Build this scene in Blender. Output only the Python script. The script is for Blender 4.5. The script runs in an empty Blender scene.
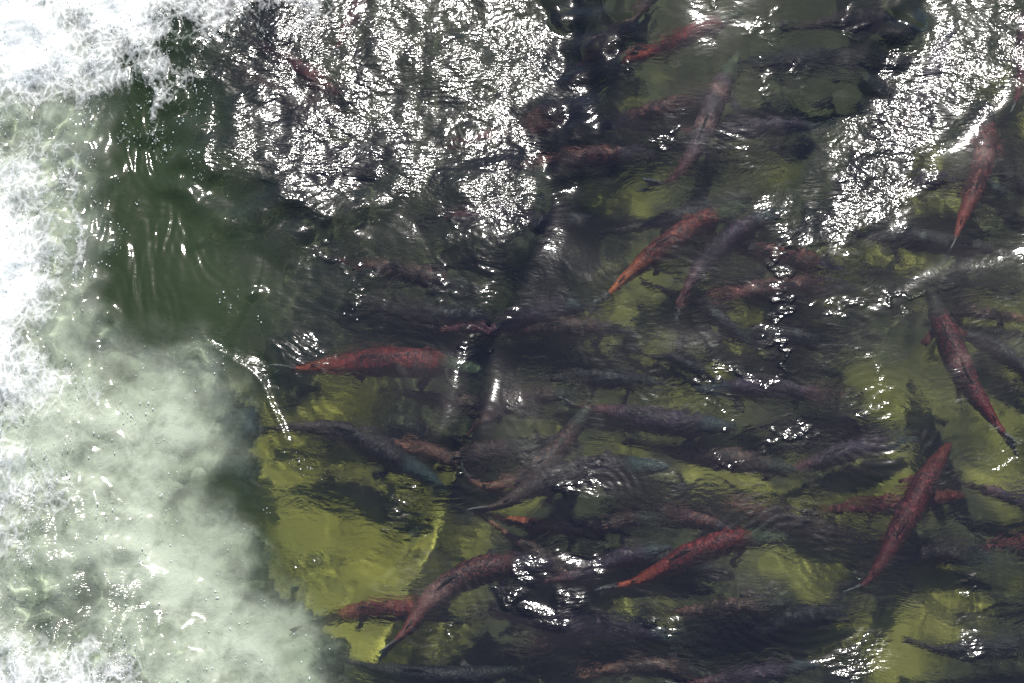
import bpy, math, random
import numpy as np
from mathutils import Vector, Matrix

sc = bpy.context.scene
C = sc.collection
R = math.radians

# ---------------------------------------------------------------- camera
W, H = 1024, 683
CAM_LOC = Vector((0.0, -3.902, 8.0))
PITCH = R(26.0)
LENS = 85.0
cam = bpy.data.cameras.new('camera')
cam.lens = LENS
cam.sensor_width = 36.0
cam.clip_end = 500
cam_o = bpy.data.objects.new('camera', cam)
cam_o.location = CAM_LOC
cam_o.rotation_euler = (PITCH, 0, 0)
C.objects.link(cam_o)
sc.camera = cam_o

# ---------------------------------------------------------------- sky, sun
SUN_EL, SUN_AZ = R(53.5), R(9.0)
world = bpy.data.worlds.new('World')
sc.world = world
world.use_nodes = True
wn = world.node_tree
sky = wn.nodes.new('ShaderNodeTexSky')
sky.sky_type = 'NISHITA'
sky.sun_disc = False
sky.sun_elevation = SUN_EL
sky.sun_rotation = SUN_AZ
wn.links.new(sky.outputs[0], wn.nodes['Background'].inputs[0])
wn.nodes['Background'].inputs[1].default_value = 0.11
sun = bpy.data.lights.new('sun', 'SUN')
sun.energy = 5.0
sun.angle = R(0.5)
sun.color = (1.0, 0.96, 0.90)
sun_dir = Vector((math.cos(SUN_EL) * math.sin(SUN_AZ), math.cos(SUN_EL) * math.cos(SUN_AZ), math.sin(SUN_EL)))
sun_o = bpy.data.objects.new('sun', sun)
sun_o.rotation_euler = sun_dir.to_track_quat('Z', 'Y').to_euler()
C.objects.link(sun_o)
sun.cycles.is_caustics_light = True       # sunlight is refracted through the water surface
sc.view_settings.view_transform = 'Standard'
sc.view_settings.look = 'None'
sc.view_settings.exposure = 0.0
sc.cycles.max_bounces = 8
sc.cycles.diffuse_bounces = 2
sc.cycles.glossy_bounces = 2
sc.cycles.transmission_bounces = 4
sc.cycles.transparent_max_bounces = 16
sc.cycles.caustics_reflective = False
sc.cycles.caustics_refractive = True
sc.cycles.sample_clamp_direct = 0
sc.cycles.sample_clamp_indirect = 6

# ---------------------------------------------------------------- helpers
IOR = 1.33
CP, SP = math.cos(PITCH), math.sin(PITCH)
FPX = LENS / 36.0 * W


def at(px, py, depth=0.0):
    """point where the line of sight through a pixel, bent at the still water surface, reaches a depth"""
    u, v = (px - W / 2) / FPX, -(py - H / 2) / FPX
    d = Vector((u, v * CP + SP, v * SP - CP)).normalized()
    p = CAM_LOC + d * (-CAM_LOC.z / d.z)
    if depth <= 0:
        return p
    hx = Vector((d.x, d.y, 0)) / IOR
    dz = -math.sqrt(max(1e-6, 1 - hx.length_squared))
    return p + Vector((hx.x, hx.y, dz)) * (depth / -dz)


def to_px(X, Y):
    """image position of points of the surface plane (numpy), used to lay out the flow features"""
    dx, dy, dz = X - CAM_LOC.x, Y - CAM_LOC.y, -CAM_LOC.z
    yc = dy * CP + dz * SP
    zc = dy * SP - dz * CP
    return W / 2 + dx / zc * FPX, H / 2 - yc / zc * FPX


def smooth(t):
    t = np.clip(t, 0, 1)
    return t * t * (3 - 2 * t)


def waves(X, Y, n, lmin, lmax, slope, seed, ang=None, spread=math.pi, pw=1.0):
    rng = np.random.default_rng(seed)
    Z = np.zeros_like(X)
    for i in range(n):
        lam = lmin * (lmax / lmin) ** (rng.random() ** pw)
        k = 2 * math.pi / lam
        a = (0 if ang is None else ang) + rng.uniform(-spread, spread)
        Z += np.cos(k * (X * math.cos(a) + Y * math.sin(a)) + rng.uniform(0, 6.283)) * (slope / k)
    return Z * math.sqrt(2.0 / n)


def field(X, Y, n, lmin, lmax, seed):
    """smooth random field, about -1..1"""
    rng = np.random.default_rng(seed)
    Z = np.zeros_like(X)
    for i in range(n):
        k = 2 * math.pi / (lmin * (lmax / lmin) ** rng.random())
        a = rng.uniform(0, 6.283)
        Z += np.cos(k * (X * math.cos(a) + Y * math.sin(a)) + rng.uniform(0, 6.283))
    return Z * math.sqrt(2.0 / n) * 0.6


def poly_sd(PX, PY, pts):
    """signed distance to a polygon, inside positive"""
    n = len(pts)
    d = np.full(PX.shape, 1e9)
    inside = np.zeros(PX.shape, bool)
    for i in range(n):
        x0, y0 = pts[i]
        x1, y1 = pts[(i + 1) % n]
        ex, ey = x1 - x0, y1 - y0
        t = np.clip(((PX - x0) * ex + (PY - y0) * ey) / (ex * ex + ey * ey), 0, 1)
        d = np.minimum(d, np.hypot(PX - x0 - t * ex, PY - y0 - t * ey))
        c = ((y0 <= PY) & (y1 > PY)) | ((y1 <= PY) & (y0 > PY))
        with np.errstate(divide='ignore', invalid='ignore'):
            xi = x0 + (PY - y0) / (y1 - y0) * ex if y1 != y0 else np.full(PX.shape, 1e9)
        inside ^= c & (PX < xi)
    return np.where(inside, d, -d)


def line_sd(PX, PY, pts):
    """signed distance (left of travel positive) to an open line and the fraction along it"""
    best = np.full(PX.shape, 1e9)
    sd = np.zeros(PX.shape)
    fr = np.zeros(PX.shape)
    n = len(pts) - 1
    for i in range(n):
        x0, y0 = pts[i]
        x1, y1 = pts[i + 1]
        ex, ey = x1 - x0, y1 - y0
        t = np.clip(((PX - x0) * ex + (PY - y0) * ey) / (ex * ex + ey * ey), 0, 1)
        qx, qy = PX - x0 - t * ex, PY - y0 - t * ey
        d = np.hypot(qx, qy)
        m = d < best
        s = np.sign(ex * qy - ey * qx)
        best = np.where(m, d, best)
        sd = np.where(m, d * s, sd)
        fr = np.where(m, (i + t) / n, fr)
    return sd, fr


def tag(o, label=None, cat=None, group=None, kind=None):
    if label: o['label'] = label
    if cat: o['category'] = cat
    if group: o['group'] = group
    if kind: o['kind'] = kind
    return o


def link(name, me, mat=None, parent=None, receiver=True):
    o = bpy.data.objects.new(name, me)
    C.objects.link(o)
    if mat: me.materials.append(mat)
    if parent: o.parent = parent
    if receiver: o.cycles.is_caustics_receiver = True
    return o


def axis(a, b, step, far, grow=1.35):
    """coordinates: even steps between a and b, then growing ones out to the far edge"""
    xs = list(np.arange(a, b + step / 2, step))
    s, x = step, xs[-1]
    while x < far:
        s *= grow; x += s; xs.append(x)
    s, x, pre = step, xs[0], []
    while x > -far:
        s *= grow; x -= s; pre.append(x)
    return np.array(pre[::-1] + xs)


def grid_mesh(name, X, Y, Z, keep=None, attrs=None):
    ny, nx = X.shape
    idx = np.arange(nx * ny).reshape(ny, nx)
    f = np.stack([idx[:-1, :-1], idx[:-1, 1:], idx[1:, 1:], idx[1:, :-1]], -1).reshape(-1, 4)
    co = np.stack([X, Y, Z], -1).reshape(-1, 3)
    used = None
    if keep is not None:
        k = keep.reshape(-1)
        f = f[k[f].any(axis=1)]
        used = np.unique(f)
        remap = np.full(nx * ny, -1); remap[used] = np.arange(len(used))
        f = remap[f]; co = co[used]
    me = bpy.data.meshes.new(name)
    me.vertices.add(len(co)); me.vertices.foreach_set('co', co.astype(np.float32).ravel())
    me.loops.add(f.size); me.loops.foreach_set('vertex_index', f.astype(np.int32).ravel())
    me.polygons.add(len(f))
    me.polygons.foreach_set('loop_start', np.arange(0, f.size, 4, dtype=np.int32))
    me.polygons.foreach_set('loop_total', np.full(len(f), 4, dtype=np.int32))
    me.update(calc_edges=True)
    me.shade_smooth()
    for n, a in (attrs or {}).items():
        v = a.reshape(-1)
        if used is not None: v = v[used]
        at_ = me.attributes.new(n, 'FLOAT', 'POINT')
        at_.data.foreach_set('value', v.astype(np.float32))
    return me


class NT:
    """small node-tree writer"""
    def __init__(self, name):
        self.m = bpy.data.materials.new(name)
        self.m.use_nodes = True
        self.t = self.m.node_tree
        self.t.nodes.clear()
        self.out = self.n('ShaderNodeOutputMaterial')

    def n(self, typ, props=None, **ins):
        nd = self.t.nodes.new(typ)
        for k, v in (props or {}).items(): setattr(nd, k, v)
        for k, v in ins.items():
            key = int(k[1:]) if k[0] == 'i' and k[1:].isdigit() else k.replace('_', ' ')
            s = nd.inputs[key]
            if isinstance(v, bpy.types.NodeSocket): self.t.links.new(v, s)
            else: s.default_value = v
        return nd

    def math(self, op, a, b=0.0, clamp=False):
        return self.n('ShaderNodeMath', {'operation': op, 'use_clamp': clamp}, i0=a, i1=b).outputs[0]

    def madd(self, a, b, c):
        return self.n('ShaderNodeMath', {'operation': 'MULTIPLY_ADD'}, i0=a, i1=b, i2=c).outputs[0]

    def mix(self, f, a, b, mode='MIX'):
        nd = self.n('ShaderNodeMix', {'data_type': 'RGBA', 'blend_type': mode})
        for s, v in ((nd.inputs[0], f), (nd.inputs[6], a), (nd.inputs[7], b)):
            if isinstance(v, bpy.types.NodeSocket): self.t.links.new(v, s)
            else: s.default_value = v if not isinstance(v, tuple) or len(v) == 4 else (*v, 1)
        return nd.outputs[2]

    def attr(self, name):
        return self.n('ShaderNodeAttribute', {'attribute_name': name}).outputs['Fac']

    def coords(self, scale=(1, 1, 1), rot=(0, 0, 0), which='Object'):
        t = self.n('ShaderNodeTexCoord').outputs[which]
        return self.n('ShaderNodeMapping', None, Vector=t, Scale=scale, Rotation=rot).outputs[0]

    def noise(self, vec, scale, detail=4, rough=0.55, dist=0.0):
        return self.n('ShaderNodeTexNoise', None, Vector=vec, Scale=scale, Detail=detail, Roughness=rough, Distortion=dist).outputs['Fac']

    def ramp(self, fac, stops, interp='LINEAR'):
        nd = self.n('ShaderNodeValToRGB', None, Fac=fac)
        r = nd.color_ramp; r.interpolation = interp
        while len(r.elements) < len(stops): r.elements.new(0.5)
        for e, (p, c) in zip(r.elements, stops):
            e.position = p
            e.color = (c, c, c, 1) if isinstance(c, (int, float)) else (*c, 1)
        return nd.outputs[0]

    def surface(self, s):
        self.t.links.new(s, self.out.inputs['Surface'])
        return self.m


# ---------------------------------------------------------------- materials of the setting
def water_material():
    t = NT('river_water')
    rip, cap, turb_sheen, milk = t.attr('ripple'), t.attr('capillary'), t.attr('turbid'), t.attr('milk')
    tc = t.n('ShaderNodeTexCoord').outputs['Object']
    warp = t.n('ShaderNodeTexNoise', None, Vector=tc, Scale=2.2, Detail=2.0)
    wv = t.n('ShaderNodeVectorMath', {'operation': 'MULTIPLY_ADD'}, i0=warp.outputs['Color'], i1=(0.25, 0.25, 0), i2=tc).outputs[0]
    st = t.n('ShaderNodeMapping', None, Vector=wv, Scale=(1.0, 2.0, 1), Rotation=(0, 0, R(12))).outputs[0]
    fine = t.noise(st, 27.0, 2.4, 0.5)
    fine2 = t.noise(wv, 55.0, 1.0, 0.5)
    h = t.math('MULTIPLY', t.math('ADD', fine, t.math('MULTIPLY', fine2, 0.14)), rip)
    bump = t.n('ShaderNodeBump', None, Strength=1.0, Distance=0.022, Height=h).outputs[0]
    # capillary waves: too low to glitter, enough to fray what is seen through the surface
    st2 = t.n('ShaderNodeMapping', None, Vector=wv, Scale=(1.0, 2.6, 1), Rotation=(0, 0, R(-14))).outputs[0]
    cw = t.noise(st2, 20.0, 3.0, 0.62, 0.6)
    hr = t.math('ADD', t.math('MULTIPLY', h, 0.6), t.math('MULTIPLY', cw, cap))
    bump_r = t.n('ShaderNodeBump', None, Strength=1.0, Distance=0.022, Height=hr).outputs[0]
    fres = t.n('ShaderNodeFresnel', None, IOR=IOR, Normal=bump).outputs[0]
    refr = t.n('ShaderNodeBsdfRefraction', None, Color=(0.90, 0.95, 0.90, 1), Roughness=0.0, IOR=IOR, Normal=bump_r).outputs[0]
    glos = t.n('ShaderNodeBsdfGlossy', None, Color=(1, 1, 1, 1), Roughness=t.madd(rip, 0.13, 0.055), Normal=bump).outputs[0]
    # the finest ripples, too small to see singly, spread a silvery sheen round the glints
    sheen = t.n('ShaderNodeBsdfGlossy', None, Color=(1, 1, 1, 1), Roughness=0.24, Normal=bump).outputs[0]
    glos = t.n('ShaderNodeMixShader', None, i0=t.math('MULTIPLY', rip, 1.15, True), i1=glos, i2=sheen).outputs[0]
    a = t.noise(tc, 8.0, 11, 0.72, 0.35)
    big = t.noise(tc, 2.8, 4, 0.55, 0.4)
    mk = t.math('MULTIPLY', milk, t.ramp(t.math('ADD', t.math('MULTIPLY', a, 0.55), t.math('MULTIPLY', big, 0.5)), [(0.42, 0.12), (0.60, 1.0)]))
    tcol = t.mix(t.attr('green'), (0.055, 0.062, 0.120), (0.12, 0.185, 0.085))  # blue violet paints the sky's sheen on the surface; green is murky water
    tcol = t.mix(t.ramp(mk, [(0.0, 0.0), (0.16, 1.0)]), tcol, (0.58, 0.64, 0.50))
    tb = t.math('MAXIMUM', turb_sheen, mk)
    g = t.noise(wv, 34.0, 6, 0.7, 0.5)
    bd = t.n('ShaderNodeBump', None, Strength=0.7, Distance=0.012, Height=t.math('ADD', a, t.math('MULTIPLY', g, 0.5))).outputs[0]
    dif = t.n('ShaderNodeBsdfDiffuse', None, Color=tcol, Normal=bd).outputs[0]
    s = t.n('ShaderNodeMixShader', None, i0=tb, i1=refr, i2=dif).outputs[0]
    s = t.n('ShaderNodeMixShader', None, i0=fres, i1=s, i2=glos).outputs[0]
    return t.surface(s)


def bed_material():
    t = NT('algae_covered_bed')
    v = t.coords()
    a = t.noise(v, 1.6, 5, 0.6, 0.6)
    weed = t.attr('weed')
    b = t.noise(v, 9.0, 6, 0.65, 0.4)
    c = t.noise(v, 60.0, 4, 0.6)
    col = t.ramp(a, [(0.30, (0.11, 0.12, 0.030)), (0.48, (0.22, 0.22, 0.045)), (0.68, (0.34, 0.31, 0.06))])
    col = t.mix(t.ramp(b, [(0.35, 0.0), (0.62, 0.75)]), (0.22, 0.21, 0.05), col)
    col = t.mix(t.math('MULTIPLY', c, 0.5), col, (0.22, 0.21, 0.07), 'MULTIPLY')
    col = t.mix(0.62, col, t.ramp(a, [(0.30, (0.13, 0.13, 0.035)), (0.50, (0.27, 0.26, 0.055)), (0.7, (0.40, 0.36, 0.08))]))
    col = t.mix(t.math('MULTIPLY', t.attr('silt'), t.ramp(c, [(0.40, 0.35), (0.55, 0.7)])), col, t.mix(a, (0.29, 0.27, 0.035), (0.40, 0.36, 0.055)))
    shade_m = t.ramp(t.math('ADD', weed, t.math('MULTIPLY', t.math('SUBTRACT', b, 0.5), 0.9)), [(0.12, 0.0), (0.88, 1.0)])
    col = t.mix(shade_m, col, t.mix(c, (0.030, 0.036, 0.018), (0.075, 0.078, 0.032)))  # dark tone for the depth and shadow painted into the bed colour
    h = t.math('ADD', t.math('MULTIPLY', b, 0.7), t.math('MULTIPLY', c, 0.3))
    bump = t.n('ShaderNodeBump', None, Strength=0.5, Distance=0.02, Height=h).outputs[0]
    s = t.n('ShaderNodeBsdfPrincipled', None, Base_Color=col, Roughness=0.9, Normal=bump).outputs[0]
    return t.surface(s)


def foam_material():
    t = NT('white_foam')
    v = t.coords(scale=(1, 0.75, 1))
    m = t.attr('foam')
    a = t.noise(v, 6.0, 10, 0.75, 0.8)
    f = t.noise(v, 70.0, 5, 0.75, 0.3)
    # coverage: solid where the foam is thick, breaking into flecks and lace at its edge
    lw = t.n('ShaderNodeVectorMath', {'operation': 'MULTIPLY_ADD'}, i0=t.n('ShaderNodeTexNoise', None, Vector=v, Scale=7.0, Detail=4.0).outputs['Color'], i1=(0.16, 0.16, 0), i2=v).outputs[0]
    cell = t.n('ShaderNodeTexVoronoi', {'feature': 'DISTANCE_TO_EDGE'}, Vector=lw, Scale=26.0).outputs['Distance']
    lace = t.ramp(cell, [(0.0, 1.0), (0.16, 0.35), (0.5, 0.0)])
    f = t.math('ADD', t.math('MULTIPLY', f, 0.80), t.math('MULTIPLY', lace, 0.24))
    k = t.math('ADD', t.math('MULTIPLY', t.math('SUBTRACT', a, 0.5), 1.5), t.math('MULTIPLY', t.math('SUBTRACT', f, 0.5), 1.9))
    cov = t.math('ADD', t.math('MULTIPLY', m, 2.1), t.math('SUBTRACT', k, 0.95))
    alpha = t.ramp(cov, [(0.0, 0.0), (0.5, 0.45), (1.0, 0.94)])
    col = t.mix(t.ramp(f, [(0.3, 0.0), (0.6, 1.0)]), (0.78, 0.84, 0.78), (0.93, 0.94, 0.92))
    h = t.math('ADD', t.math('MULTIPLY', a, 1.0), t.math('MULTIPLY', f, 0.35))
    bump = t.n('ShaderNodeBump', None, Strength=0.8, Distance=0.014, Height=h).outputs[0]
    d = t.n('ShaderNodeBsdfPrincipled', None, Base_Color=col, Roughness=0.28, Normal=bump, Alpha=alpha).outputs[0]
    return t.surface(d)


def bubble_material(i):
    t = NT('bubble_cloud_%s' % 'abcd'[i])
    v = t.coords(scale=(1, 1, 1))
    v = t.n('ShaderNodeVectorMath', {'operation': 'ADD'}, i0=v, i1=(i * 3.7, i * 5.1, 0)).outputs[0]
    m = t.attr('foam')
    a = t.noise(v, 6.5, 12, 0.70, 0.5)
    big = t.noise(v, 2.6, 4, 0.55, 0.4)
    cov = t.math('ADD', t.math('MULTIPLY', m, 1.3), t.math('MULTIPLY', t.math('SUBTRACT', a, 0.60), 3.0))
    cov = t.math('ADD', cov, t.math('MULTIPLY', t.math('SUBTRACT', big, 0.52), 2.2))
    alpha = t.ramp(cov, [(0.0, 0.0), (0.5, 0.42), (1.1, 0.92)])
    alpha = t.math('MULTIPLY', alpha, t.ramp(t.math('ADD', m, t.math('MULTIPLY', t.math('SUBTRACT', a, 0.5), 0.9)), [(0.34, 0.0), (0.85, 1.0)]))
    d = t.n('ShaderNodeBsdfPrincipled', None, Base_Color=(0.70, 0.74, 0.58, 1), Roughness=1.0, Alpha=alpha).outputs[0]
    t.t.nodes[-1].inputs['Specular IOR Level'].default_value = 0
    return t.surface(d)


# ---------------------------------------------------------------- river bed
BED = -0.62
xs = axis(-2.6, 2.6, 0.03, 60); ys = axis(-1.8, 2.4, 0.03, 60)
X, Y = np.meshgrid(xs, ys)
near = smooth((4 - np.hypot(X, Y)) / 1.5)
Z = BED + (waves(X, Y, 24, 0.35, 1.6, 0.09, 5)) * near
# depth and fish shade painted dark on the bed; sunlit patches left yellow green
LIT_BED = [(300, 530, 80, 85), (258, 490, 45, 80), (275, 590, 50, 45), (255, 430, 45, 40), (340, 590, 60, 50), (330, 420, 60, 50), (390, 630, 70, 30), (430, 520, 30, 60), (650, 285, 75, 28), (640, 345, 60, 40), (690, 400, 60, 22),
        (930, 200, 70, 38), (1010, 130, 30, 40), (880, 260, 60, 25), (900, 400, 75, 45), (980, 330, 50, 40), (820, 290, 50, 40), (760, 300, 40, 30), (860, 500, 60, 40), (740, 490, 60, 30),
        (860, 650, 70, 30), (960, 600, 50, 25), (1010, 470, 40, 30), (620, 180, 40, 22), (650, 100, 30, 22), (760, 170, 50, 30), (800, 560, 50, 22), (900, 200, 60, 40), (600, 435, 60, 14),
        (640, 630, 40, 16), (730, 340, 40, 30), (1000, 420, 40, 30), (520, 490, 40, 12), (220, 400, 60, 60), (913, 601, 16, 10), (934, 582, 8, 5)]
lit_bed = np.zeros_like(X)
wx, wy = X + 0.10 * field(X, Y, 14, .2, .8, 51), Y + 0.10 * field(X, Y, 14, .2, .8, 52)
for bx_, by_, rx_, ry_ in LIT_BED:
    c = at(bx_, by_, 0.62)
    lit_bed = np.maximum(lit_bed, (1.0 if bx_ < 440 else .92) * np.exp(-(((wx - c.x) / (rx_ / 250)) ** 2 + ((wy - c.y) / (ry_ / 215)) ** 2)))
lit_bed *= 1 - .45 * smooth((wy - at(300, 470, .62).y) / .2)
weed = 1 - smooth(lit_bed * 1.4)
left_yellow = smooth((0.1 - X) / 0.9)  # the bed turns yellower towards the left
link('river_bed', grid_mesh('river_bed', X, Y, Z, attrs={'weed': weed, 'silt': left_yellow}), bed_material())
tag(bpy.data.objects['river_bed'], 'yellow green algae covered bed of the shallow stream', kind='structure')

# ---------------------------------------------------------------- water surface
STEP = 0.006
xs = axis(-2.3, 2.3, STEP, 60); ys = axis(-1.45, 1.75, STEP, 60)
X, Y = np.meshgrid(xs, ys)
PX, PY = to_px(X, np.maximum(Y, -3.0))
near = smooth((3.6 - np.hypot(X, Y)) / 1.2)
# the picture's positions, disturbed so that no feature has a ruled edge
QX = PX + 10 * field(X, Y, 14, 0.12, 0.5, 31)
QY = PY + 10 * field(X, Y, 14, 0.12, 0.5, 32)


def region(pts, soft):
    return smooth(0.5 + poly_sd(QX, QY, pts) / (2 * soft))


QX0, QY0 = QX, QY
QX = QX + 22 * field(X, Y, 14, 0.12, 0.6, 35); QY = QY + 24 * field(X, Y, 14, 0.12, 0.6, 36)
glit_a = region([(150, -200), (585, -200), (590, 40), (575, 110), (548, 175), (535, 225), (500, 235), (450, 190), (330, 235), (215, 215), (170, 110)], 42)
QX, QY = QX0, QY0
glit_b = region([(880, -150), (1250, -200), (1035, 75), (965, 120), (912, 188), (856, 230), (790, 250), (768, 220), (800, 165), (808, 118), (870, 85), (915, 20)], 20)
glit_c = region([(700, -100), (900, -100), (900, 70), (800, 110), (700, 40)], 30)
glit_d = np.maximum.reduce([smooth(1.5 - np.hypot((QX - a_) / c_, (QY - b_) / d_)) for a_, b_, c_, d_ in ((510, 592, 14, 12), (540, 605, 16, 12), (560, 562, 26, 10), (572, 600, 16, 16),
                              (548, 624, 18, 8), (596, 566, 8, 14), (520, 570, 12, 6))])
glit_e = region([(200, 338), (225, 340), (268, 378), (270, 392), (235, 372)], 6)
glit_f = region([(820, 668), (890, 640), (900, 655), (850, 690)], 8)
glit_g = region([(-20, 470), (60, 480), (150, 600), (135, 690), (-20, 690)], 25)
glit_h = region([(290, 200), (560, 180), (540, 300), (400, 310), (300, 300)], 45)
foamz = region([(-700, -600), (190, -600), (178, 30), (150, 90), (110, 95), (82, 200), (78, 300), (88, 370), (95, 480), (150, 560), (185, 640), (190, 700), (180, 1500), (-700, 1500)], 45)
patch = smooth((field(X, Y, 20, 0.18, 0.9, 44) - 0.15) / 0.6)
patch2 = smooth((field(X, Y, 20, 0.10, 0.35, 45) - 0.35) / 0.5)

calm = np.clip(1 - glit_a - glit_b - glit_d - glit_e - glit_f - glit_g, 0, 1)
Z = np.zeros_like(X)
Z += waves(X, Y, 26, 0.45, 1.6, 0.024, 17)                      # slow undulation
Z += waves(X, Y, 30, 0.16, 0.5, 0.020, 8)                      # surging flow
amp = np.clip(0.10 + 0.25 * patch2 + 1.25 * glit_a + 1.25 * glit_b + 0.2 * glit_c + 1.3 * glit_d + 1.5 * glit_e + 1.3 * glit_f + 1.2 * glit_g + .3 * glit_h, 0, 2.4)
Z += waves(X, Y, 46, 0.05, 0.16, 0.036, 9) * amp
tr = waves(X + 0.03 * field(X, Y, 8, .2, .6, 3), Y, 16, 0.030, 0.05, 0.022, 10, ang=R(75), spread=R(22))
Z += glit_a * waves(X, Y, 24, 0.14, 0.55, 0.050, 21) + glit_b * waves(X, Y, 20, 0.14, 0.4, 0.035, 22)
Z += tr * smooth((field(X, Y, 16, 0.25, 0.8, 46) - 0.1) / 0.5) * (1 - foamz)
# the glassy sheet sliding down beside the foam: long folds along its fall
glass = region([(95, -100), (175, 20), (185, 120), (215, 230), (230, 330), (170, 335), (90, 330), (85, 200)], 30)
Z += glass * waves(X + .05 * field(X, Y, 10, .2, .6, 13), Y, 18, 0.03, 0.12, 0.095, 12, ang=R(8), spread=R(20))


def smooth_line(pts, n=9):
    P = [np.array(p, float) for p in pts]
    P = [2 * P[0] - P[1]] + P + [2 * P[-1] - P[-2]]
    out = []
    for i in range(1, len(P) - 2):
        a, b, c, d = P[i - 1:i + 3]
        for k in range(n):
            u = k / n
            out.append(tuple(0.5 * (2 * b + (c - a) * u + (2 * a - 5 * b + 4 * c - d) * u * u + (3 * b - a - 3 * c + d) * u ** 3)))
    return out + [tuple(P[-2])]


# flow lines: folds where one sheet of water rides over another (points, height, width, share of it that is a ridge)
LX = PX + 5 * field(X, Y, 12, 0.25, 0.9, 33)
LY = PY + 5 * field(X, Y, 12, 0.25, 0.9, 34)
FOLDS = [
    ([(548, 120), (538, 200), (510, 270), (488, 330), (472, 380), (455, 430), (438, 490), (405, 540), (362, 602)], 0.032, 15, 0.3),
    ([(1080, 30), (1000, 92), (940, 150), (900, 200), (850, 235), (815, 262)], -0.006, 13, 0.1),
    ([(1060, 228), (990, 255), (930, 275), (890, 300), (855, 315)], -0.004, 12, 0.4),
    ([(195, 335), (235, 362), (268, 388), (282, 420), (288, 455)], 0.004, 7, 0.8),
    ([(440, 420), (432, 500), (424, 560)], 0.004, 9, 0.3),
    ([(180, -60), (165, 40), (158, 110), (155, 150)], 0.020, 10, 0.9),
    ([(92, 330), (130, 338), (200, 342), (240, 352)], -0.014, 14, 0.3),
]
creases = np.zeros_like(X)
for nf, (pts, hh, wd, ridge) in enumerate(FOLDS):
    sd, fr = line_sd(LX, LY, smooth_line(pts, 6))
    ends = smooth(fr / 0.15) * smooth((1 - fr) / 0.15)
    body = np.exp(-np.abs(sd) / (wd * 6))
    Z += hh * ends * (np.tanh(sd / wd) * body * (1 - ridge * .5) + ridge * np.exp(-(sd / (wd * .5)) ** 2) * .5)
    creases = np.maximum(creases, (.35, .5, .05, .8, .2, .3, .1)[nf] * ends * np.exp(-(sd / (wd * .5)) ** 2))


def mirror_slope(px, py):
    """slope a water facet needs there to send the sun to the viewer"""
    p = at(px, py)
    n = ((CAM_LOC - p).normalized() + sun_dir).normalized()
    return -n.x / n.z, -n.y / n.z


# the rippled sheets of current are tilted as they slide down off the sill, the water between them is not
for reg, (cx, cy), share, hinge in ((glit_a, (450, 140), 0.66, (470, 205)), (glit_b, (870, 165), 0.9, (815, 225)), (glit_d, (550, 590), 0.15, (550, 590)), (glit_e, (235, 365), 0.4, (235, 365))):
    gx, gy = mirror_slope(cx, cy)
    c = at(*hinge)
    Z += reg * share * (gx * (X - c.x) + gy * (Y - c.y))
# the smooth swell between the rippled patches leans back from the sun
swell = smooth((PX - 560) / 130) * smooth((900 - PX) / 160)
yb = at(600, 350).y
Z += 0.040 * swell * np.log1p(np.exp(np.clip((Y - yb) / .12, -30, 30))) * .12
# rings spreading from where fish break the calm
for cx, cy, r0, r1, lam, a in [(345, 270, 20, 120, 0.050, .0009), (192, 350, 6, 34, 0.030, .0009), (600, 490, 8, 70, 0.035, .0006),
                               (372, 408 - 45, 4, 22, 0.022, .0005), (560, 300, 5, 60, 0.04, .0003), (800, 580, 60, 130, 0.034, .0010),
                               (280, 470, 10, 60, .04, .0005), (880, 420, 20, 90, .036, .0008), (975, 470, 10, 50, .03, .0006),
                               (430, 610, 20, 90, .035, .0007), (530, 130, 10, 60, .05, .001), (660, 380, 5, 50, .035, .0006),
                               (495, 240, 10, 60, .035, .0007), (120, 560, 5, 40, .04, .0008)]:
    c = at(cx, cy)
    d = np.hypot(X - c.x, Y - c.y) + 0.012 * field(X, Y, 8, .15, .5, int(cx))
    ra, rb = r0 / 272.0, r1 / 272.0
    Z += .4 * a * np.cos(2 * math.pi * d / lam) * smooth((d - ra * .4) / (ra + .03)) * smooth((rb - d) / (rb * .6))
# boiling foam stands higher and rougher
Z += foamz * (0.030 + 0.014 * field(X, Y, 30, 0.10, 0.5, 61) + 0.0015 * field(X, Y, 30, 0.05, 0.10, 62))
Z *= near
STARS = [(452, 226, 16, 10), (436, 288, 8, 14), (472, 350, 6, 14), (780, 262, 9, 16), (782, 300, 8, 12), (745, 378, 26, 6), (708, 382, 6, 6), (782, 340, 6, 26), (883, 372, 7, 14), (868, 405, 12, 16),
         (840, 312, 14, 8), (775, 330, 12, 10), (905, 297, 16, 4), (578, 486, 16, 8), (655, 628, 16, 7), (732, 460, 8, 4), (966, 600, 6, 12), (856, 580, 10, 8), (575, 100, 16, 26), (560, 70, 14, 40),
         (620, 60, 20, 20), (810, 210, 24, 20), (826, 240, 26, 14), (770, 38, 16, 10), (802, 76, 12, 10), (764, 90, 10, 14), (850, 30, 14, 10), (712, 6, 8, 5), (500, 300, 20, 12), (528, 208, 16, 30), (402, 510, 8, 22), (447, 640, 4, 10), (305, 572, 3, 4),
         (125, 640, 12, 30), (1010, 450, 14, 16), (975, 640, 12, 14), (655, 150, 8, 6), (440, 470, 8, 20), (715, 412, 12, 4), (318, 262, 12, 10), (350, 285, 9, 12), (372, 262, 10, 6), (300, 350, 20, 14), (790, 440, 20, 10)]
stars = np.zeros_like(X)
JX, JY = 7 * field(X, Y, 14, 0.04, 0.14, 37), 7 * field(X, Y, 14, 0.04, 0.14, 38)
for sx_, sy_, rx_, ry_ in STARS:
    stars = np.maximum(stars, smooth(1.6 - np.hypot((QX + JX - sx_) / rx_, (QY + JY - sy_) / ry_)))
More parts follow.
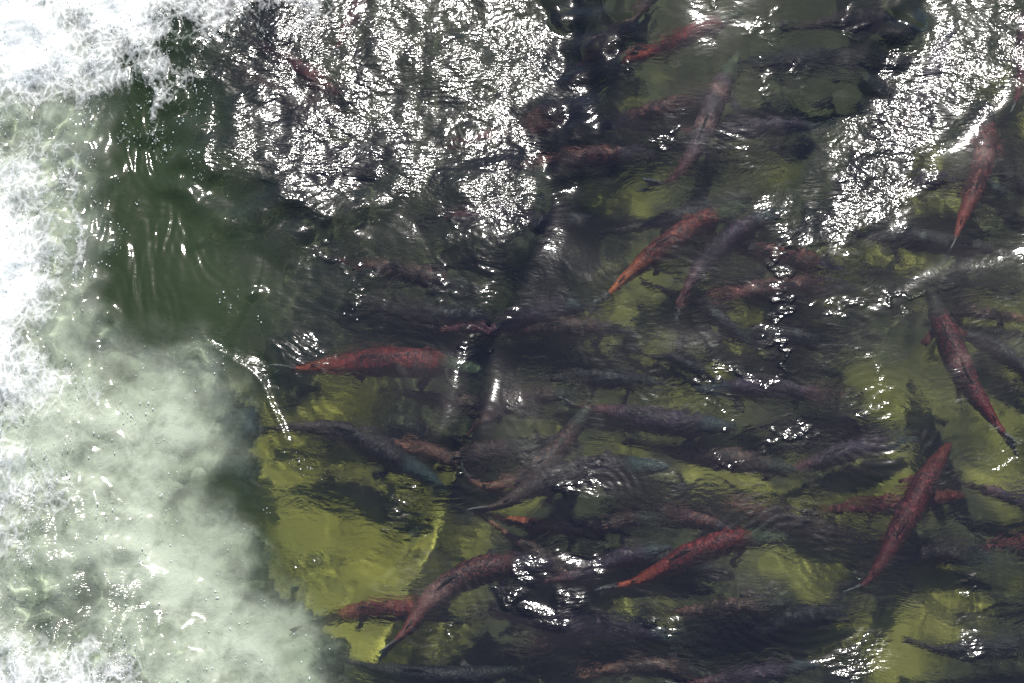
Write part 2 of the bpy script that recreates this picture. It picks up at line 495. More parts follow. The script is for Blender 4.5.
ripple = np.clip(0.022 + 0.02 * patch * (1 - foamz) + 0.03 * patch2 * calm + .15 * stars * (1 - glit_a) * (1 - glit_b) + 0.17 * glit_a + 0.17 * glit_b + .0 * glit_c + .20 * glit_d + 0.25 * glit_e + .20 * glit_f + .26 * glit_g
                 + .05 * glit_h + .16 * creases, 0, .34) * near
capil = (0.08 + 0.24 * smooth((field(X, Y, 20, 0.15, 0.7, 47) + .1) / .6)) * (1 - foamz) * near + .30 * glass
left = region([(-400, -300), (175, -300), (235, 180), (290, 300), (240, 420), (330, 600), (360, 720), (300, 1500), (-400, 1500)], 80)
turbid = (0.095 + 0.12 * left) * near  # murk haze and sky sheen, laid on the surface as a diffuse tint
bub_pts = [(-400, -300), (105, -300), (100, 60), (88, 200), (85, 315), (120, 345), (200, 345), (228, 395), (228, 450), (200, 478), (205, 500), (232, 530), (250, 580),
           (290, 600), (325, 645), (350, 720), (320, 1100), (-400, 1100)]
dark_patch = np.exp(-(((QX - 80) / 48) ** 2 + ((QY - 600) / 40) ** 2))
milk = (1 - .85 * dark_patch) * smooth(0.5 + (poly_sd(QX, QY, bub_pts) - 22) / 110) * 0.80 * near
for pts, wd, a_ in (([(447, 474), (438, 500), (412, 540), (385, 578), (362, 604)], 3, .12), ([(1040, 245), (990, 258), (940, 272), (900, 296)], 5, .07), ([(548, 150), (535, 215), (505, 275)], 5, .10)):  # pale streaks painting reflected sky along the folds, beside the milky bubbles
    sd, fr = line_sd(LX, LY, smooth_line(pts, 5))
    wv_ = 0.65 + 0.5 * field(X, Y, 12, 0.03, 0.14, 39)
    milk = np.maximum(milk, a_ * np.clip(wv_, .1, 1) * np.exp(-((sd + JX * .5) / (wd * (0.7 + fr))) ** 2) * smooth(fr / .2) * smooth((1 - fr) / .25))
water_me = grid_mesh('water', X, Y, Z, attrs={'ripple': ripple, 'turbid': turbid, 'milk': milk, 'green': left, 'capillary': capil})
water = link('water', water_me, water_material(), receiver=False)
water.cycles.is_caustics_caster = True
tag(water, 'clear rippling stream water glittering with sun over the fish', kind='structure')

# ---------------------------------------------------------------- foam
foam_pts = [(-500, -300), (345, -300), (330, 14), (240, 22), (190, 12), (176, 60), (160, 118), (150, 80), (122, 62), (104, 110), (92, 150), (84, 230), (76, 300),
            (70, 330), (95, 350), (110, 400), (100, 470), (120, 560), (150, 640), (160, 720), (150, 1200), (-500, 1200)]
fsd = poly_sd(QX, QY, foam_pts)
foam_core = smooth(0.5 + fsd / 170.0)
# two windows of thinner foam where green water shows through
thin = np.exp(-(((PX - 25) / 60) ** 2 + ((PY - 130) / 36) ** 2)) * .62 + np.exp(-(((PX - 60) / 55) ** 2 + ((PY - 190) / 60) ** 2)) * .35 \
    + np.exp(-(((PX - 60) / 75) ** 2 + ((PY - 595) / 65) ** 2)) * .62 + np.exp(-(((PX - 50) / 80) ** 2 + ((PY - 430) / 90) ** 2)) * .42 \
    + np.exp(-(((PX - 110) / 50) ** 2 + ((PY - 330) / 60) ** 2)) * .4
foam = np.clip(foam_core * (1 - .22 * smooth((PY - 380) / 120)) - thin - .3 * dark_patch + 0.12 * field(X, Y, 24, .12, .6, 71), 0, 1)
for pts, wd, a_ in (([(80, 130), (76, 200), (82, 250), (70, 320)], 9, .56), ([(163, 40), (156, 90), (158, 135)], 8, .60), ([(92, 100), (88, 160), (84, 220)], 5, .40), ([(66, 150), (68, 220), (58, 310)], 12, .5)):
    sd, fr = line_sd(QX * .4 + PX * .6, QY * .4 + PY * .6, smooth_line(pts, 5))
    foam = np.maximum(foam, a_ * np.exp(-(sd / wd) ** 2) * smooth(fr / .2) * smooth((1 - fr) / .2))
keep = (foam > 0.02) & (np.abs(X) < 3.2) & (np.abs(Y) < 2.6)
ZF = Z + 0.004 + foam * (0.020 + 0.002 * field(X, Y, 30, 0.025, 0.07, 72) + 0.010 * field(X, Y, 40, .10, .5, 73))
fo = link('foam', grid_mesh('foam', X, Y, ZF, keep, {'foam': foam}), foam_material(), receiver=False)
tag(fo, 'boiling white foam where the water tumbles in along the left side', 'foam', kind='stuff')

# drops thrown up and loose bubbles riding on the surface round the foam
t = NT('water_drops')
DROP = t.surface(t.n('ShaderNodeBsdfPrincipled', None, Base_Color=(0.86, 0.89, 0.87, 1), Roughness=0.2).outputs[0])
rs = np.random.default_rng(77)
cand = np.argwhere(((foam > 0.12) | (milk > .12)) & (np.abs(X) < 2.25) & (np.abs(Y) < 1.5) & (X < -0.5))
wgt = np.clip(foam[cand[:, 0], cand[:, 1]] * 1.3 + .10, 0, 1) * np.clip(0.3 + field(X, Y, 20, .08, .4, 78)[cand[:, 0], cand[:, 1]] * 1.2, 0.02, 1)
pick = cand[rs.choice(len(cand), 5200, replace=False, p=wgt / wgt.sum())]
BV = np.array([(1, 0, 0), (-1, 0, 0), (0, 1, 0), (0, -1, 0), (0, 0, 1), (0, 0, -1), (.6, .6, .55), (-.6, .6, .55), (-.6, -.6, .55), (.6, -.6, .55)], float)
BF = [(0, 6, 9), (0, 2, 6), (2, 7, 6), (2, 1, 7), (1, 8, 7), (1, 3, 8), (3, 9, 8), (3, 0, 9), (4, 6, 7), (4, 7, 8), (4, 8, 9), (4, 9, 6), (5, 2, 0), (5, 1, 2), (5, 3, 1), (5, 0, 3)]
V, F = [], []
for q, (iy, ix) in enumerate(pick):
    rad = 0.0012 + 0.0022 * rs.random() ** 3
    up_ = 0.002 + 0.03 * foam[iy, ix] + (0.05 * rs.random() ** 2 * (foam[iy, ix] > .5))
    c_ = np.array([X[iy, ix], Y[iy, ix], Z[iy, ix] + up_])
    V.extend((c_ + BV * rad * np.array([1, 1 + rs.random() * .8, .8])).tolist())
    F.extend([(a_ + q * 10, b_ + q * 10, d_ + q * 10) for a_, b_, d_ in BF])
me = bpy.data.meshes.new('spray_drops'); me.from_pydata(V, [], F); me.shade_smooth()
o = link('spray_drops', me, DROP, receiver=False)
tag(o, 'scattered white drops and loose bubbles over the foaming water', 'spray', kind='stuff')

# clouds of fine bubbles driven down into the water
xs = axis(-2.3, -0.2, 0.02, 2.4, 1.2); xs = xs[xs < -0.2]; ys = np.arange(-1.6, 1.9, 0.02)
BX, BY = np.meshgrid(xs, ys)
bpx, bpy_ = to_px(BX, BY)
bqx = bpx + 14 * field(BX, BY, 16, .1, .5, 81); bqy = bpy_ + 14 * field(BX, BY, 16, .1, .5, 82)
bsd = poly_sd(bqx, bqy, bub_pts)
for i, (dz, off, sf) in enumerate([(-0.085, 2, 100), (-0.12, 14, 100), (-0.18, 22, 100)]):
    m = smooth(0.5 + (bsd + off) / sf) * (1 - .45 * np.exp(-(((bqx - 80) / 48) ** 2 + ((bqy - 600) / 40) ** 2)))
    zz = dz + 0.022 * field(BX, BY, 24, 0.08, 0.4, 83 + i) + 0.02 * m
    o = link('bubble_cloud', grid_mesh('bubble_cloud', BX, BY, zz, m > 0.30, {'foam': m}), bubble_material(i))
    tag(o, ['milky cloud of bubbles just under the surface beside the foam', 'paler middle layer of the bubble cloud under the foam', 'deepest thin layer of bubbles below the foam'][i], 'bubbles', kind='stuff')

# ---------------------------------------------------------------- salmon
def skin_material(name, back, flank, head, tailc, dark=(0.012, 0.010, 0.012), blotch=0.5):
    """salmon skin; 'along' runs 0 at the tail to 1 at the snout, 'dorsal' 0 belly to 1 back"""
    t = NT(name)
    al, do = t.attr('along'), t.attr('dorsal')
    v = t.coords()
    rnd = t.n('ShaderNodeObjectInfo').outputs['Random']
    a = t.noise(v, 26.0, 5, 0.66, 0.8)
    b = t.noise(v, 75.0, 4, 0.7, 0.3)
    col = t.mix(t.ramp(do, [(0.15, 0.0), (0.75, 1.0)]), flank, back)
    col = t.mix(t.math('MULTIPLY', t.ramp(a, [(0.44, 0.0), (0.55, 1.0)]), blotch), col, dark)
    w = t.n('ShaderNodeTexWave', {'bands_direction': 'X'}, Vector=t.n('ShaderNodeCombineXYZ', None, i0=al, i1=t.math('MULTIPLY', do, .06)).outputs[0], Scale=9.0, Distortion=6.0, Detail=3.0, Detail_Scale=3.0).outputs['Fac']
    col = t.mix(t.math('MULTIPLY', t.ramp(w, [(0.45, 0.0), (0.75, 1.0)]), blotch * .5), col, dark)
    col = t.mix(t.math('MULTIPLY', t.attr('scar'), t.ramp(b, [(0.35, 0.2), (0.6, 1.0)])), col, (0.50, 0.27, 0.25))
    col = t.mix(t.math('MULTIPLY', t.ramp(b, [(0.5, 0.0), (0.66, 1.0)]), 0.6), col, tuple(min(1, c * 2.3 + .03) for c in flank))
    wob = t.math('ADD', al, t.math('MULTIPLY', t.math('SUBTRACT', a, 0.5), 0.10))
    col = t.mix(t.ramp(wob, [(0.775, 0.0), (0.83, 1.0)]), col, t.mix(t.ramp(b, [(0.4, 0.0), (0.65, 1.0)]), head, tuple(c * .35 for c in head)))
    col = t.mix(t.ramp(wob, [(0.20, 1.0), (0.40, 0.0)]), col, tailc)
    # scale rows
    sc_ = t.n('ShaderNodeTexVoronoi', None, Vector=v, Scale=110.0).outputs['Distance']
    h = t.math('ADD', sc_, t.math('MULTIPLY', a, 0.6))
    bump = t.n('ShaderNodeBump', None, Strength=0.5, Distance=0.006, Height=h).outputs[0]
    s = t.n('ShaderNodeBsdfPrincipled', None, Base_Color=col, Roughness=0.55, Normal=bump).outputs[0]
    return t.surface(s)


def fin_material(name, base, edge):
    t = NT(name)
    v = t.coords()
    a = t.noise(v, 60.0, 3, 0.6)
    col = t.mix(t.attr('along'), base, edge)
    col = t.mix(t.math('MULTIPLY', a, 0.5), col, tuple(c * 0.3 for c in base))
    return t.surface(t.n('ShaderNodeBsdfPrincipled', None, Base_Color=col, Roughness=0.6).outputs[0])


GREEN = (0.075, 0.105, 0.070)
SKIN = {
    'crimson': skin_material('crimson_skin', (0.21, 0.018, 0.022), (0.29, 0.032, 0.028), (0.07, 0.10, 0.05), (0.40, 0.07, 0.03), blotch=.7),
    'orange': skin_material('orange_red_skin', (0.20, 0.036, 0.030), (0.32, 0.065, 0.040), (0.09, 0.12, 0.06), (0.55, 0.14, 0.04), blotch=.75),
    'rust': skin_material('rust_red_skin', (0.15, 0.020, 0.026), (0.23, 0.042, 0.042), (0.22, 0.05, 0.04), (0.16, 0.03, 0.035), blotch=.75),
    'striped': skin_material('dark_crimson_skin', (0.095, 0.012, 0.020), (0.20, 0.030, 0.038), (0.05, 0.05, 0.04), (0.20, 0.016, 0.022), blotch=.95),
    'pink': skin_material('pink_skin', (0.10, 0.032, 0.040), (0.36, 0.09, 0.075), (0.030, 0.040, 0.040), (0.42, 0.10, 0.075), blotch=.7),
    'mauve': skin_material('mauve_skin', (0.11, 0.075, 0.105), (0.22, 0.14, 0.15), (0.13, 0.16, 0.10), (0.17, 0.06, 0.065), blotch=.75),
    'purple': skin_material('purple_skin', (0.050, 0.034, 0.070), (0.11, 0.055, 0.080), (0.07, 0.09, 0.10), (0.15, 0.05, 0.055), blotch=.7),
    'brown': skin_material('brown_skin', (0.070, 0.042, 0.036), (0.17, 0.085, 0.065), (0.080, 0.085, 0.070), (0.26, 0.11, 0.07), blotch=.8),
    'russet': skin_material('russet_skin', (0.095, 0.030, 0.032), (0.22, 0.075, 0.060), (0.065, 0.050, 0.080), (0.24, 0.075, 0.06), blotch=.8),
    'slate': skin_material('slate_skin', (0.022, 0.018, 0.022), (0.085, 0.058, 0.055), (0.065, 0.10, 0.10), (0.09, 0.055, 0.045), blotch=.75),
    'dusky': skin_material('dusky_skin', (0.018, 0.020, 0.024), (0.040, 0.036, 0.036), (0.026, 0.032, 0.030), (0.05, 0.04, 0.036), blotch=.6),  # the dimming of deep murky water is put into this skin colour
}
FIN = {
    'dark': fin_material('dark_fin', (0.050, 0.040, 0.045), (0.06, 0.05, 0.05)),
    'red': fin_material('red_fin', (0.17, 0.030, 0.028), (0.12, 0.04, 0.035)),
    'pale': fin_material('pale_tail_fin', (0.16, 0.12, 0.12), (0.42, 0.46, 0.46)),
}
t = NT('eye'); EYE = t.surface(t.n('ShaderNodeBsdfPrincipled', None, Base_Color=(0.01, 0.01, 0.01, 1), Roughness=0.15).outputs[0])


def catmull(P, n):
    P = [P[0] * 2 - P[1]] + P + [P[-1] * 2 - P[-2]]
    dense = []
    for i in range(1, len(P) - 2):
        for k in range(16):
            u = k / 16
            a, b, c, d = P[i - 1], P[i], P[i + 1], P[i + 2]
            dense.append(0.5 * ((2 * b) + (c - a) * u + (2 * a - 5 * b + 4 * c - d) * u * u + (3 * b - a - 3 * c + d) * u ** 3))
    dense.append(P[-2])
    L = [0]
    for i in range(1, len(dense)): L.append(L[-1] + (dense[i] - dense[i - 1]).length)
    out, j = [], 0
    for k in range(n):
        s = L[-1] * k / (n - 1)
        while j < len(L) - 2 and L[j + 1] < s: j += 1
        f = (s - L[j]) / max(1e-9, L[j + 1] - L[j])
        out.append(dense[j].lerp(dense[j + 1], min(1, f)))
    return out, L[-1]


# distance from the snout as a share of the length, half width, half height (shares of the length), lift of the centre
PROF = [(0.00, .006, .007, -.010), (0.015, .016, .016, -.008), (0.04, .022, .026, -.004), (0.08, .031, .042, 0), (0.13, .040, .056, .004), (0.19, .048, .074, .012), (0.26, .055, .094, .020),
        (0.34, .060, .106, .020), (0.43, .060, .104, .014), (0.52, .056, .093, .008), (0.61, .048, .076, .004), (0.69, .037, .058, .002), (0.76, .027, .042, 0),
        (0.82, .019, .031, 0), (0.87, .014, .027, 0), (0.90, .010, .027, 0)]


def interp(tab, x, k):
    for i in range(len(tab) - 1):
        if x <= tab[i + 1][0]:
            f = (x - tab[i][0]) / (tab[i + 1][0] - tab[i][0])
            return tab[i][k] + (tab[i + 1][k] - tab[i][k]) * max(0, f)
    return tab[-1][k]


def mesh_from(name, verts, faces, attrs):
    me = bpy.data.meshes.new(name)
    me.from_pydata(verts, [], faces)
    me.shade_smooth()
    for k, vals in attrs.items():
        a = me.attributes.new(k, 'FLOAT', 'POINT'); a.data.foreach_set('value', vals)
    return me


def fin_sheet(rows, normal, thick):
    """a fin: rows of points from base to edge, given a real thickness that thins to the edge"""
    nr, nc = len(rows), len(rows[0])
    V, A = [], []
    for s in (1, -1):
        for r, row in enumerate(rows):
            for p in row:
                V.append(p + normal * (s * thick * (1 - .75 * r / (nr - 1)))); A.append(r / (nr - 1))
    F = []
    o = nr * nc
    for r in range(nr - 1):
        for c in range(nc - 1):
            a = r * nc + c
            F.append((a, a + 1, a + nc + 1, a + nc)); F.append((o + a, o + a + nc, o + a + nc + 1, o + a + 1))
    rim = [r * nc for r in range(nr)] + [(nr - 1) * nc + c for c in range(1, nc)] + [r * nc + nc - 1 for r in range(nr - 2, -1, -1)]
    for a, b in zip(rim, rim[1:]): F.append((a, b, b + o, a + o))
    return V, F, A


def salmon(label, pts, depth, skin='brown', group='salmon crowding upstream', girth=1.0, roll=0.0, tail_fin='pale', fins='dark', detail=True, seed=0, name='salmon', scars=()):
    """pts run tail to snout; depth is one number or (tail, snout)"""
    girth *= 0.95 + 0.12 * random.Random(int(pts[0][0])).random()
    if skin in ('crimson', 'orange', 'rust', 'striped', 'pink'): fins = 'red'
    rnd = random.Random(hash((round(pts[0][0]), round(pts[0][1]), seed)) & 0xffff)
    d0, d1 = depth if isinstance(depth, tuple) else (depth, depth)
    d0, d1 = max(d0, .0) + .045 + .05 * d0, d1 + .05 + .05 * d1
    P = [at(x, y, d0 + (d1 - d0) * i / (len(pts) - 1)) for i, (x, y) in enumerate(pts)]
    NS = 44
    S, L = catmull(P, NS)
    base = S[NS // 2].copy()
    root = bpy.data.objects.new(name, None)
    root.empty_display_size = 0.1
    root.location = base
    C.objects.link(root)
    tag(root, label, 'fish', group)

    def frame(i):
        T = (S[min(NS - 1, i + 1)] - S[max(0, i - 1)]).normalized()
        side = T.cross(Vector((0, 0, 1))).normalized()
        up = side.cross(T).normalized()
        if roll:
            q = Matrix.Rotation(roll, 3, T)
            side, up = q @ side, q @ up
        return T, side, up

    def spot(x):
        """centre, side, up and tangent at a share x of the length back from the snout"""
        fi = (1 - x) * (NS - 1)
        i = int(min(NS - 2, max(0, fi)))
        T, side, up = frame(i)
        c = S[i].lerp(S[i + 1], fi - i) - base
        return c + up * (interp(PROF, x, 3) * L), side, up, T

    NR = 18
    V, F, A, D, SC = [], [], [], [], []
    xs_ = [k / 40 * .90 for k in range(41)]
    xs_ = [0, .007, .016, .03] + [x for x in xs_ if x > .035]
    ph = rnd.uniform(0, 6.28)
    for r, x in enumerate(xs_):
        c, side, up, T = spot(x)
        hw, hh = interp(PROF, x, 1) * L * girth, interp(PROF, x, 2) * L * (0.5 + 0.5 * girth)
        for k in range(NR):
            a = 2 * math.pi * k / NR
            ca, sa = math.cos(a), math.sin(a)
            w = 1 + 0.025 * math.sin(x * 60 + ph + 2 * a) + 0.02 * math.sin(x * 31 + 3 * a + ph)
            # slightly keeled back, fuller belly; the closed mouth is a crease round the front of the head
            kx = math.copysign(abs(ca) ** 0.92, ca)
            jaw = 0.86 if (x < .10 and -0.45 < sa < -0.1) else 1.0
            V.append(c + side * (kx * hw * w * jaw) + up * (sa * hh * w * (1.0 if sa > 0 else .92)))
            A.append(1 - x); D.append(0.5 + 0.5 * sa)
            SC.append(max([math.exp(-((x - c_) / w_) ** 2) * max(0, min(1, (1 + 1.4 * math.cos(a - math.pi / 2 + o_)))) for c_, w_, o_ in scars] or [0]))
    n = len(xs_)
    for r in range(n - 1):
        for k in range(NR):
            a, b = r * NR + k, r * NR + (k + 1) % NR
            F.append((a, b, b + NR, a + NR))
    F.append(tuple(range(NR))[::-1]); F.append(tuple((n - 1) * NR + k for k in range(NR)))
    link('body', mesh_from('body', V, F, {'along': A, 'dorsal': D, 'scar': SC}), SKIN[skin], root)

    def fin(nm, rows, normal, thick, mat):
        V, F, A = fin_sheet(rows, normal, thick)
        link(nm, mesh_from(nm, V, F, {'along': A}), mat, root)

    # forked tail fin, upright, swept a little to one side by the stroke
    sway = rnd.uniform(-.5, .5)
    rows = []
    for r in range(5):
        v = r / 4
        row = []
        for cidx in range(9):
            s = cidx / 4 - 1
            x = 0.885 + v * (0.072 + 0.045 * abs(s) ** 1.3)
            c, side, up, T = spot(min(1.0, x))
            hh = (0.026 + (0.085 - 0.026) * v ** 0.8) * L
            row.append(c + up * (s * hh) - T * (max(0, x - 1.0) * L) + side * (sway * .03 * L * v * v + 0.006 * L * math.sin(3 * s) * v))
        rows.append(row)
    _, side, up, T = spot(.93)
    fin('tail_fin', rows, side, 0.0045 * L / .7, FIN[tail_fin])

    def top_fin(nm, x0, x1, h, sweep, nc, lean=0.0, below=False):
        rows = []
        for r in range(3):
            row = []
            for k in range(nc):
                f = k / (nc - 1)
                x = x0 + (x1 - x0) * f
                c, side, up, T = spot(x)
                hh = interp(PROF, x, 2) * L * (0.5 + 0.5 * girth) * .95
                prof = h * L * (1 - f * .65) * min(1, f * 6 + .25)
                sgn = -1 if below else 1
                row.append(c + up * sgn * (hh + prof * r / 2) - T * (sweep * L * r / 2) + side * lean * prof * r / 2)
            rows.append(row)
        _, side, up, T = spot((x0 + x1) / 2)
        fin(nm, rows, side, 0.004 * L / .7, FIN[fins])
    top_fin('dorsal_fin', .45, .56, .026, .05, 6, rnd.uniform(-.5, .5))
    if detail:
        top_fin('adipose_fin', .765, .795, .022, .025, 3)
        top_fin('anal_fin', .66, .76, .06, .03, 5, below=True)
        for nm, x, ln, wd, out, dn in (('pectoral_fin', .225, .115, .04, .95, -.3), ('pelvic_fin', .55, .075, .035, .55, -.75)):
            for s in (-1, 1):
                c, side, up, T = spot(x)
                hw, hh = interp(PROF, x, 1) * L, interp(PROF, x, 2) * L
                b = c + side * (s * hw * .72) - up * (hh * .62)
                o = (side * s * out + up * dn - T * rnd.uniform(.55, 1.1)).normalized()
                w = T * -1 * wd * L
                rows = [[b + w * (k / 4 - .3) * (1 + .35 * v) + o * (ln * L * v * (1 - .35 * (k / 4))) for k in range(5)] for v in (0, .35, .7, 1)]
                fin(nm, rows, o.cross(T).normalized(), 0.004 * L / .7, FIN[fins])
        for s in (-1, 1):
            c, side, up, T = spot(.055)
            p = c + side * s * interp(PROF, .055, 1) * L * .86 + up * .012 * L
            V, F = [], []
            rr = 0.0085 * L
            for i in range(5):
                th = math.pi * i / 4
                for k in range(8):
                    V.append(p + Vector((math.sin(th) * math.cos(k * math.pi / 4), math.sin(th) * math.sin(k * math.pi / 4), math.cos(th))) * rr)
            for i in range(4):
                for k in range(8):
                    F.append((i * 8 + k, i * 8 + (k + 1) % 8, (i + 1) * 8 + (k + 1) % 8, (i + 1) * 8 + k))
            link('eye', mesh_from('eye', V, F, {}), EYE, root)
    return root


FISH = [
    # label, points tail -> snout, depth, skin, extras
    ('bright crimson salmon at the top middle, head up to the right', [(606, 66), (650, 55), (690, 38), (742, 14)], (.20, .16), 'crimson', dict(fins='red', tail_fin='dark')),
    ('grey mauve salmon with green head, tail bent left, below the bright crimson one', [(640, 184), (668, 182), (692, 155), (716, 100), (738, 52)], (.10, .16), 'mauve', dict(scars=[(.5, .03, .6), (.3, .03, .6)])),
    ('rust and purple salmon lying level at the edge of the big glitter patch', [(498, 172), (560, 160), (610, 157), (656, 154)], (.22, .2), 'russet', dict(tail_fin='dark')),
    ('salmon with bright orange tail stem, upper of the pair pointing up right in the middle', [(594, 310), (628, 276), (672, 243), (712, 219), (750, 205)], (.12, .2), 'orange', {}),
    ('purple salmon close below the orange tailed one, pale tail hanging down', [(676, 326), (686, 292), (712, 256), (745, 228), (785, 208)], (.2, .26), 'purple', {}),
    ('dark purple salmon lying level in the upper right, touching the head of the mauve one', [(905, 62), (860, 58), (800, 62), (728, 66)], .30, 'dusky', dict(tail_fin='dark')),
    ('pink flanked salmon with dark head up, right of the glittering fold', [(950, 256), (961, 222), (978, 180), (986, 140), (987, 100)], (.06, .14), 'pink', dict(scars=[(.40, .03, -.8)])),
    ('red salmon cut off by the right edge near the top corner', [(1010, 118), (1020, 85), (1026, 40), (1040, -20)], .12, 'striped', dict(fins='red')),
    ('large dark crimson salmon with banded back and pale tail at the right', [(1018, 452), (992, 418), (966, 380), (946, 335), (929, 286)], (.05, .08), 'striped', dict(girth=1.12, scars=[(.47, .022, .3)])),
    ('rust red salmon slanting down left with a small pale tail, lower right', [(842, 598), (872, 576), (900, 530), (925, 482), (950, 442)], (.10, .12), 'rust', {}),
    ('deep dull red salmon lying level, crossed by the slanting rust red one', [(800, 512), (850, 508), (905, 503), (965, 494)], .34, 'rust', dict(tail_fin='dark')),
    ('red salmon cut off by the right edge in the lower corner', [(968, 550), (1005, 545), (1050, 546), (1100, 560)], .22, 'rust', dict(tail_fin='dark')),
    ('red salmon with pale snout at the bottom middle, head to the right', [(596, 592), (640, 580), (690, 556), (735, 542), (788, 536)], (.18, .10), 'crimson', dict(girth=1.05)),
    ('dull red salmon partly hidden above the pale snouted red one', [(600, 505), (650, 512), (700, 522), (745, 534)], .30, 'russet', dict(tail_fin='dark')),
    ('largest brown salmon at the bottom, tail curling down left', [(378, 658), (405, 632), (432, 600), (480, 572), (555, 562)], (.05, .12), 'russet', dict(girth=1.2, scars=[(.62, .07, -.3), (.80, .03, 0)])),
    ('violet grey salmon ahead of the largest brown one, under the lower glitter', [(520, 582), (570, 578), (620, 560), (672, 546)], (.2, .16), 'purple', {}),
    ('near black salmon with blue green head just under the surface at the centre', [(466, 512), (500, 505), (540, 485), (600, 471), (668, 466)], (.045, .062), 'slate', dict(girth=1.15)),
    ('brown salmon bent like a bow behind the near black one', [(456, 462), (482, 486), (520, 480), (558, 452), (592, 402)], (.14, .22), 'brown', {}),
    ('dark brown salmon lying level below the near black one', [(500, 520), (560, 528), (610, 524), (668, 515)], .24, 'brown', dict(tail_fin='dark')),
    ('salmon with orange tail stem sticking out from under the near black one', [(478, 512), (510, 519), (560, 530), (610, 540)], .30, 'orange', dict(tail_fin='dark')),
    ('plain brown salmon slanting down right beneath the largest brown one', [(478, 512), (510, 536), (545, 560), (590, 600)], .26, 'brown', dict(tail_fin='dark')),
    ('stout violet blue salmon lying level right of the bow bent one', [(560, 402), (610, 412), (660, 422), (735, 426)], (.24, .2), 'purple', dict(girth=1.2)),
    ('red salmon with orange tail and green head at the left, head to the right', [(272, 370), (320, 368), (380, 364), (425, 366), (482, 372)], (.14, .16), 'crimson', dict(girth=1.15)),
    ('slender dark salmon alone over the bright bed at the left', [(248, 432), (300, 428), (350, 436), (395, 460), (440, 486)], (.20, .34), 'slate', dict(tail_fin='dark')),
    ('dark salmon with orange back at the lower left, by the milky bubbles', [(286, 634), (325, 620), (365, 612), (415, 612), (468, 622)], (.06, .2), 'orange', dict(tail_fin='dark')),
    ('dark purple salmon along the bottom edge, forked tail at the bubbles', [(326, 654), (365, 666), (420, 676), (468, 678), (520, 668)], (.08, .10), 'dusky', dict(tail_fin='dark')),
    ('faint pinkish brown salmon under the left glitter', [(320, 256), (370, 266), (420, 276), (480, 290)], .30, 'brown', dict(tail_fin='dark')),
    ('faint pale brown salmon lying level in the dark middle', [(480, 334), (530, 328), (580, 328), (640, 332)], .38, 'brown', dict(tail_fin='dark')),
    ('broad faint brown salmon above the bow bent one', [(440, 440), (480, 420), (520, 402), (580, 392)], .30, 'brown', dict(girth=1.2, tail_fin='dark')),
    ('dusky violet salmon lying level right of the centre under star glints', [(870, 396), (820, 394), (760, 390), (690, 388)], .30, 'purple', dict(tail_fin='dark')),
    ('blue black salmon lying level above the stout violet one', [(520, 376), (570, 378), (620, 380), (672, 386)], .36, 'dusky', dict(tail_fin='dark')),
    ('thin shadowy salmon slanting over the bright bed in the middle', [(604, 345), (640, 352), (680, 362), (730, 384)], .46, 'dusky', dict(tail_fin='dark', girth=.7)),
    ('blue black salmon above the orange tailed pair', [(600, 234), (650, 224), (695, 214), (750, 200)], .32, 'dusky', dict(tail_fin='dark')),
    ('dark mauve salmon behind the tail of the grey mauve one', [(740, 75), (700, 96), (660, 112), (600, 130)], .36, 'russet', dict(tail_fin='dark')),
    ('dusky salmon lying level across the right, above the banded crimson one', [(1040, 252), (980, 248), (920, 242), (850, 232)], .36, 'dusky', dict(tail_fin='dark')),
    ('dusky salmon slanting down right beside the banded crimson one', [(930, 318), (975, 340), (1010, 360), (1060, 392)], .38, 'dusky', dict(tail_fin='dark')),
    ('dusky salmon at the right edge beneath the pale fold', [(1060, 322), (1015, 318), (970, 312), (925, 300)], .44, 'brown', dict(tail_fin='dark')),
    ('dark salmon with brown spots under the red green headed one', [(380, 392), (420, 398), (465, 406), (520, 408)], .30, 'brown', dict(tail_fin='dark')),
    ('long dark salmon with brownish head near the bottom right of centre', [(640, 612), (690, 612), (735, 608), (792, 603)], .34, 'brown', dict(tail_fin='dark')),
    ('blue grey salmon at the bottom edge, right of the centre', [(660, 684), (710, 682), (755, 676), (820, 664)], .16, 'purple', dict(girth=1.1)),
    ('brown salmon cut off by the bottom edge', [(560, 676), (610, 670), (660, 668), (720, 676)], .26, 'brown', dict(tail_fin='dark')),
    ('deep reddish salmon under the dense glitter at the top left', [(230, 34), (262, 46), (300, 70), (340, 96)], .26, 'rust', dict(tail_fin='dark')),
    ('deep purple red salmon at the top edge under the glitter', [(330, 60), (345, 30), (362, 2), (385, -40)], .20, 'rust', dict(tail_fin='dark')),
    ('violet salmon under the right hand glitter band', [(890, 150), (915, 110), (935, 66), (955, 20)], .24, 'purple', {}),
]
for f in FISH:
    salmon(f[0], f[1], f[2], f[3], **f[4])

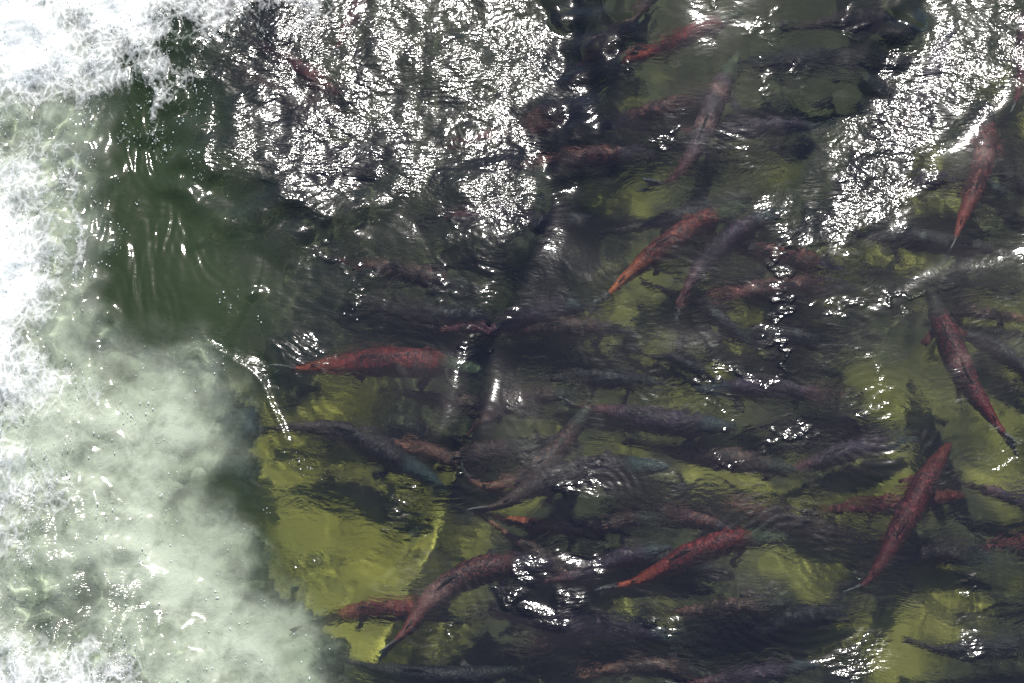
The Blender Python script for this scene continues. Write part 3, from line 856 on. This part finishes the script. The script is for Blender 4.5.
# deep fish close to the bed, dark skins chosen to merge with the painted shade: each one is still a fish
rng = random.Random(12)
DEEP = [
    ([(430, 150), (480, 140), (540, 128), (600, 110)], 'deep shaded salmon under the lower right part of the dense glitter'),
    ([(560, 90), (600, 60), (640, 20), (670, -20)], 'deep shaded salmon left of the bright crimson one'),
    ([(770, 30), (820, 22), (870, 20), (930, 28)], 'deep shaded salmon at the top edge right of the crimson one'),
    ([(660, 130), (720, 132), (780, 128), (830, 120)], 'deep shaded salmon right of the grey mauve one'),
    ([(420, 220), (480, 215), (540, 222), (600, 216)], 'deep shaded salmon below the great glitter patch'),
    ([(340, 300), (400, 310), (450, 318), (520, 312)], 'deep shaded salmon above the red green headed one'),
    ([(420, 330), (470, 326), (520, 318), (600, 300)], 'deep shaded salmon crossing the long dark fold'),
    ([(690, 300), (750, 292), (800, 288), (860, 290)], 'deep shaded salmon among the small star glints'),
    ([(680, 340), (740, 336), (790, 338), (850, 350)], 'deep shaded salmon above the dusky violet one'),
    ([(690, 240), (750, 250), (800, 262), (850, 270)], 'deep shaded salmon right of the orange tailed pair'),
    ([(380, 440), (420, 450), (470, 456), (540, 446)], 'deep shaded salmon left of the bow bent one'),
    ([(620, 440), (680, 452), (740, 462), (800, 470)], 'deep shaded salmon ahead of the near black one'),
    ([(760, 478), (810, 464), (860, 450), (920, 440)], 'deep shaded salmon above the deep dull red one'),
    ([(740, 430), (790, 424), (840, 420), (900, 428)], 'deep shaded salmon left of the sparkling ripples on the right'),
    ([(540, 550), (600, 556), (660, 560), (720, 570)], 'deep shaded salmon below the pale snouted red one'),
    ([(470, 610), (530, 622), (590, 626), (650, 620)], 'deep shaded salmon under the lower glitter patch'),
    ([(500, 655), (560, 640), (620, 632), (690, 636)], 'deep shaded salmon near the bottom edge left of the brown one'),
    ([(690, 640), (750, 630), (800, 618), (860, 612)], 'deep shaded salmon right of the long dark one with a brownish head'),
    ([(840, 566), (890, 560), (950, 552), (1000, 560)], 'deep shaded salmon left of the red one at the right edge'),
    ([(700, 500), (760, 512), (820, 530), (880, 536)], 'deep shaded salmon under the slanting rust red one'),
    ([(900, 640), (950, 650), (1000, 648), (1060, 640)], 'deep shaded salmon in the bottom right corner'),
    ([(950, 480), (990, 492), (1030, 500), (1090, 500)], 'deep shaded salmon right of the slanting rust red one'),
    ([(640, 280), (690, 300), (720, 320), (760, 350)], 'deep shaded salmon below the purple one with the pale tail'),
    ([(220, 130), (280, 150), (340, 158), (400, 150)], 'deep shaded salmon under the left end of the glitter'),
    ([(200, 60), (270, 90), (330, 120), (390, 132)], 'deep shaded salmon beside the falling water at the top left'),
    ([(870, 190), (910, 186), (950, 180), (1010, 190)], 'deep shaded salmon behind the pink flanked one'),
    ([(960, 150), (1000, 170), (1030, 190), (1080, 210)], 'deep shaded salmon between the pink flanked one and the right edge'),
]
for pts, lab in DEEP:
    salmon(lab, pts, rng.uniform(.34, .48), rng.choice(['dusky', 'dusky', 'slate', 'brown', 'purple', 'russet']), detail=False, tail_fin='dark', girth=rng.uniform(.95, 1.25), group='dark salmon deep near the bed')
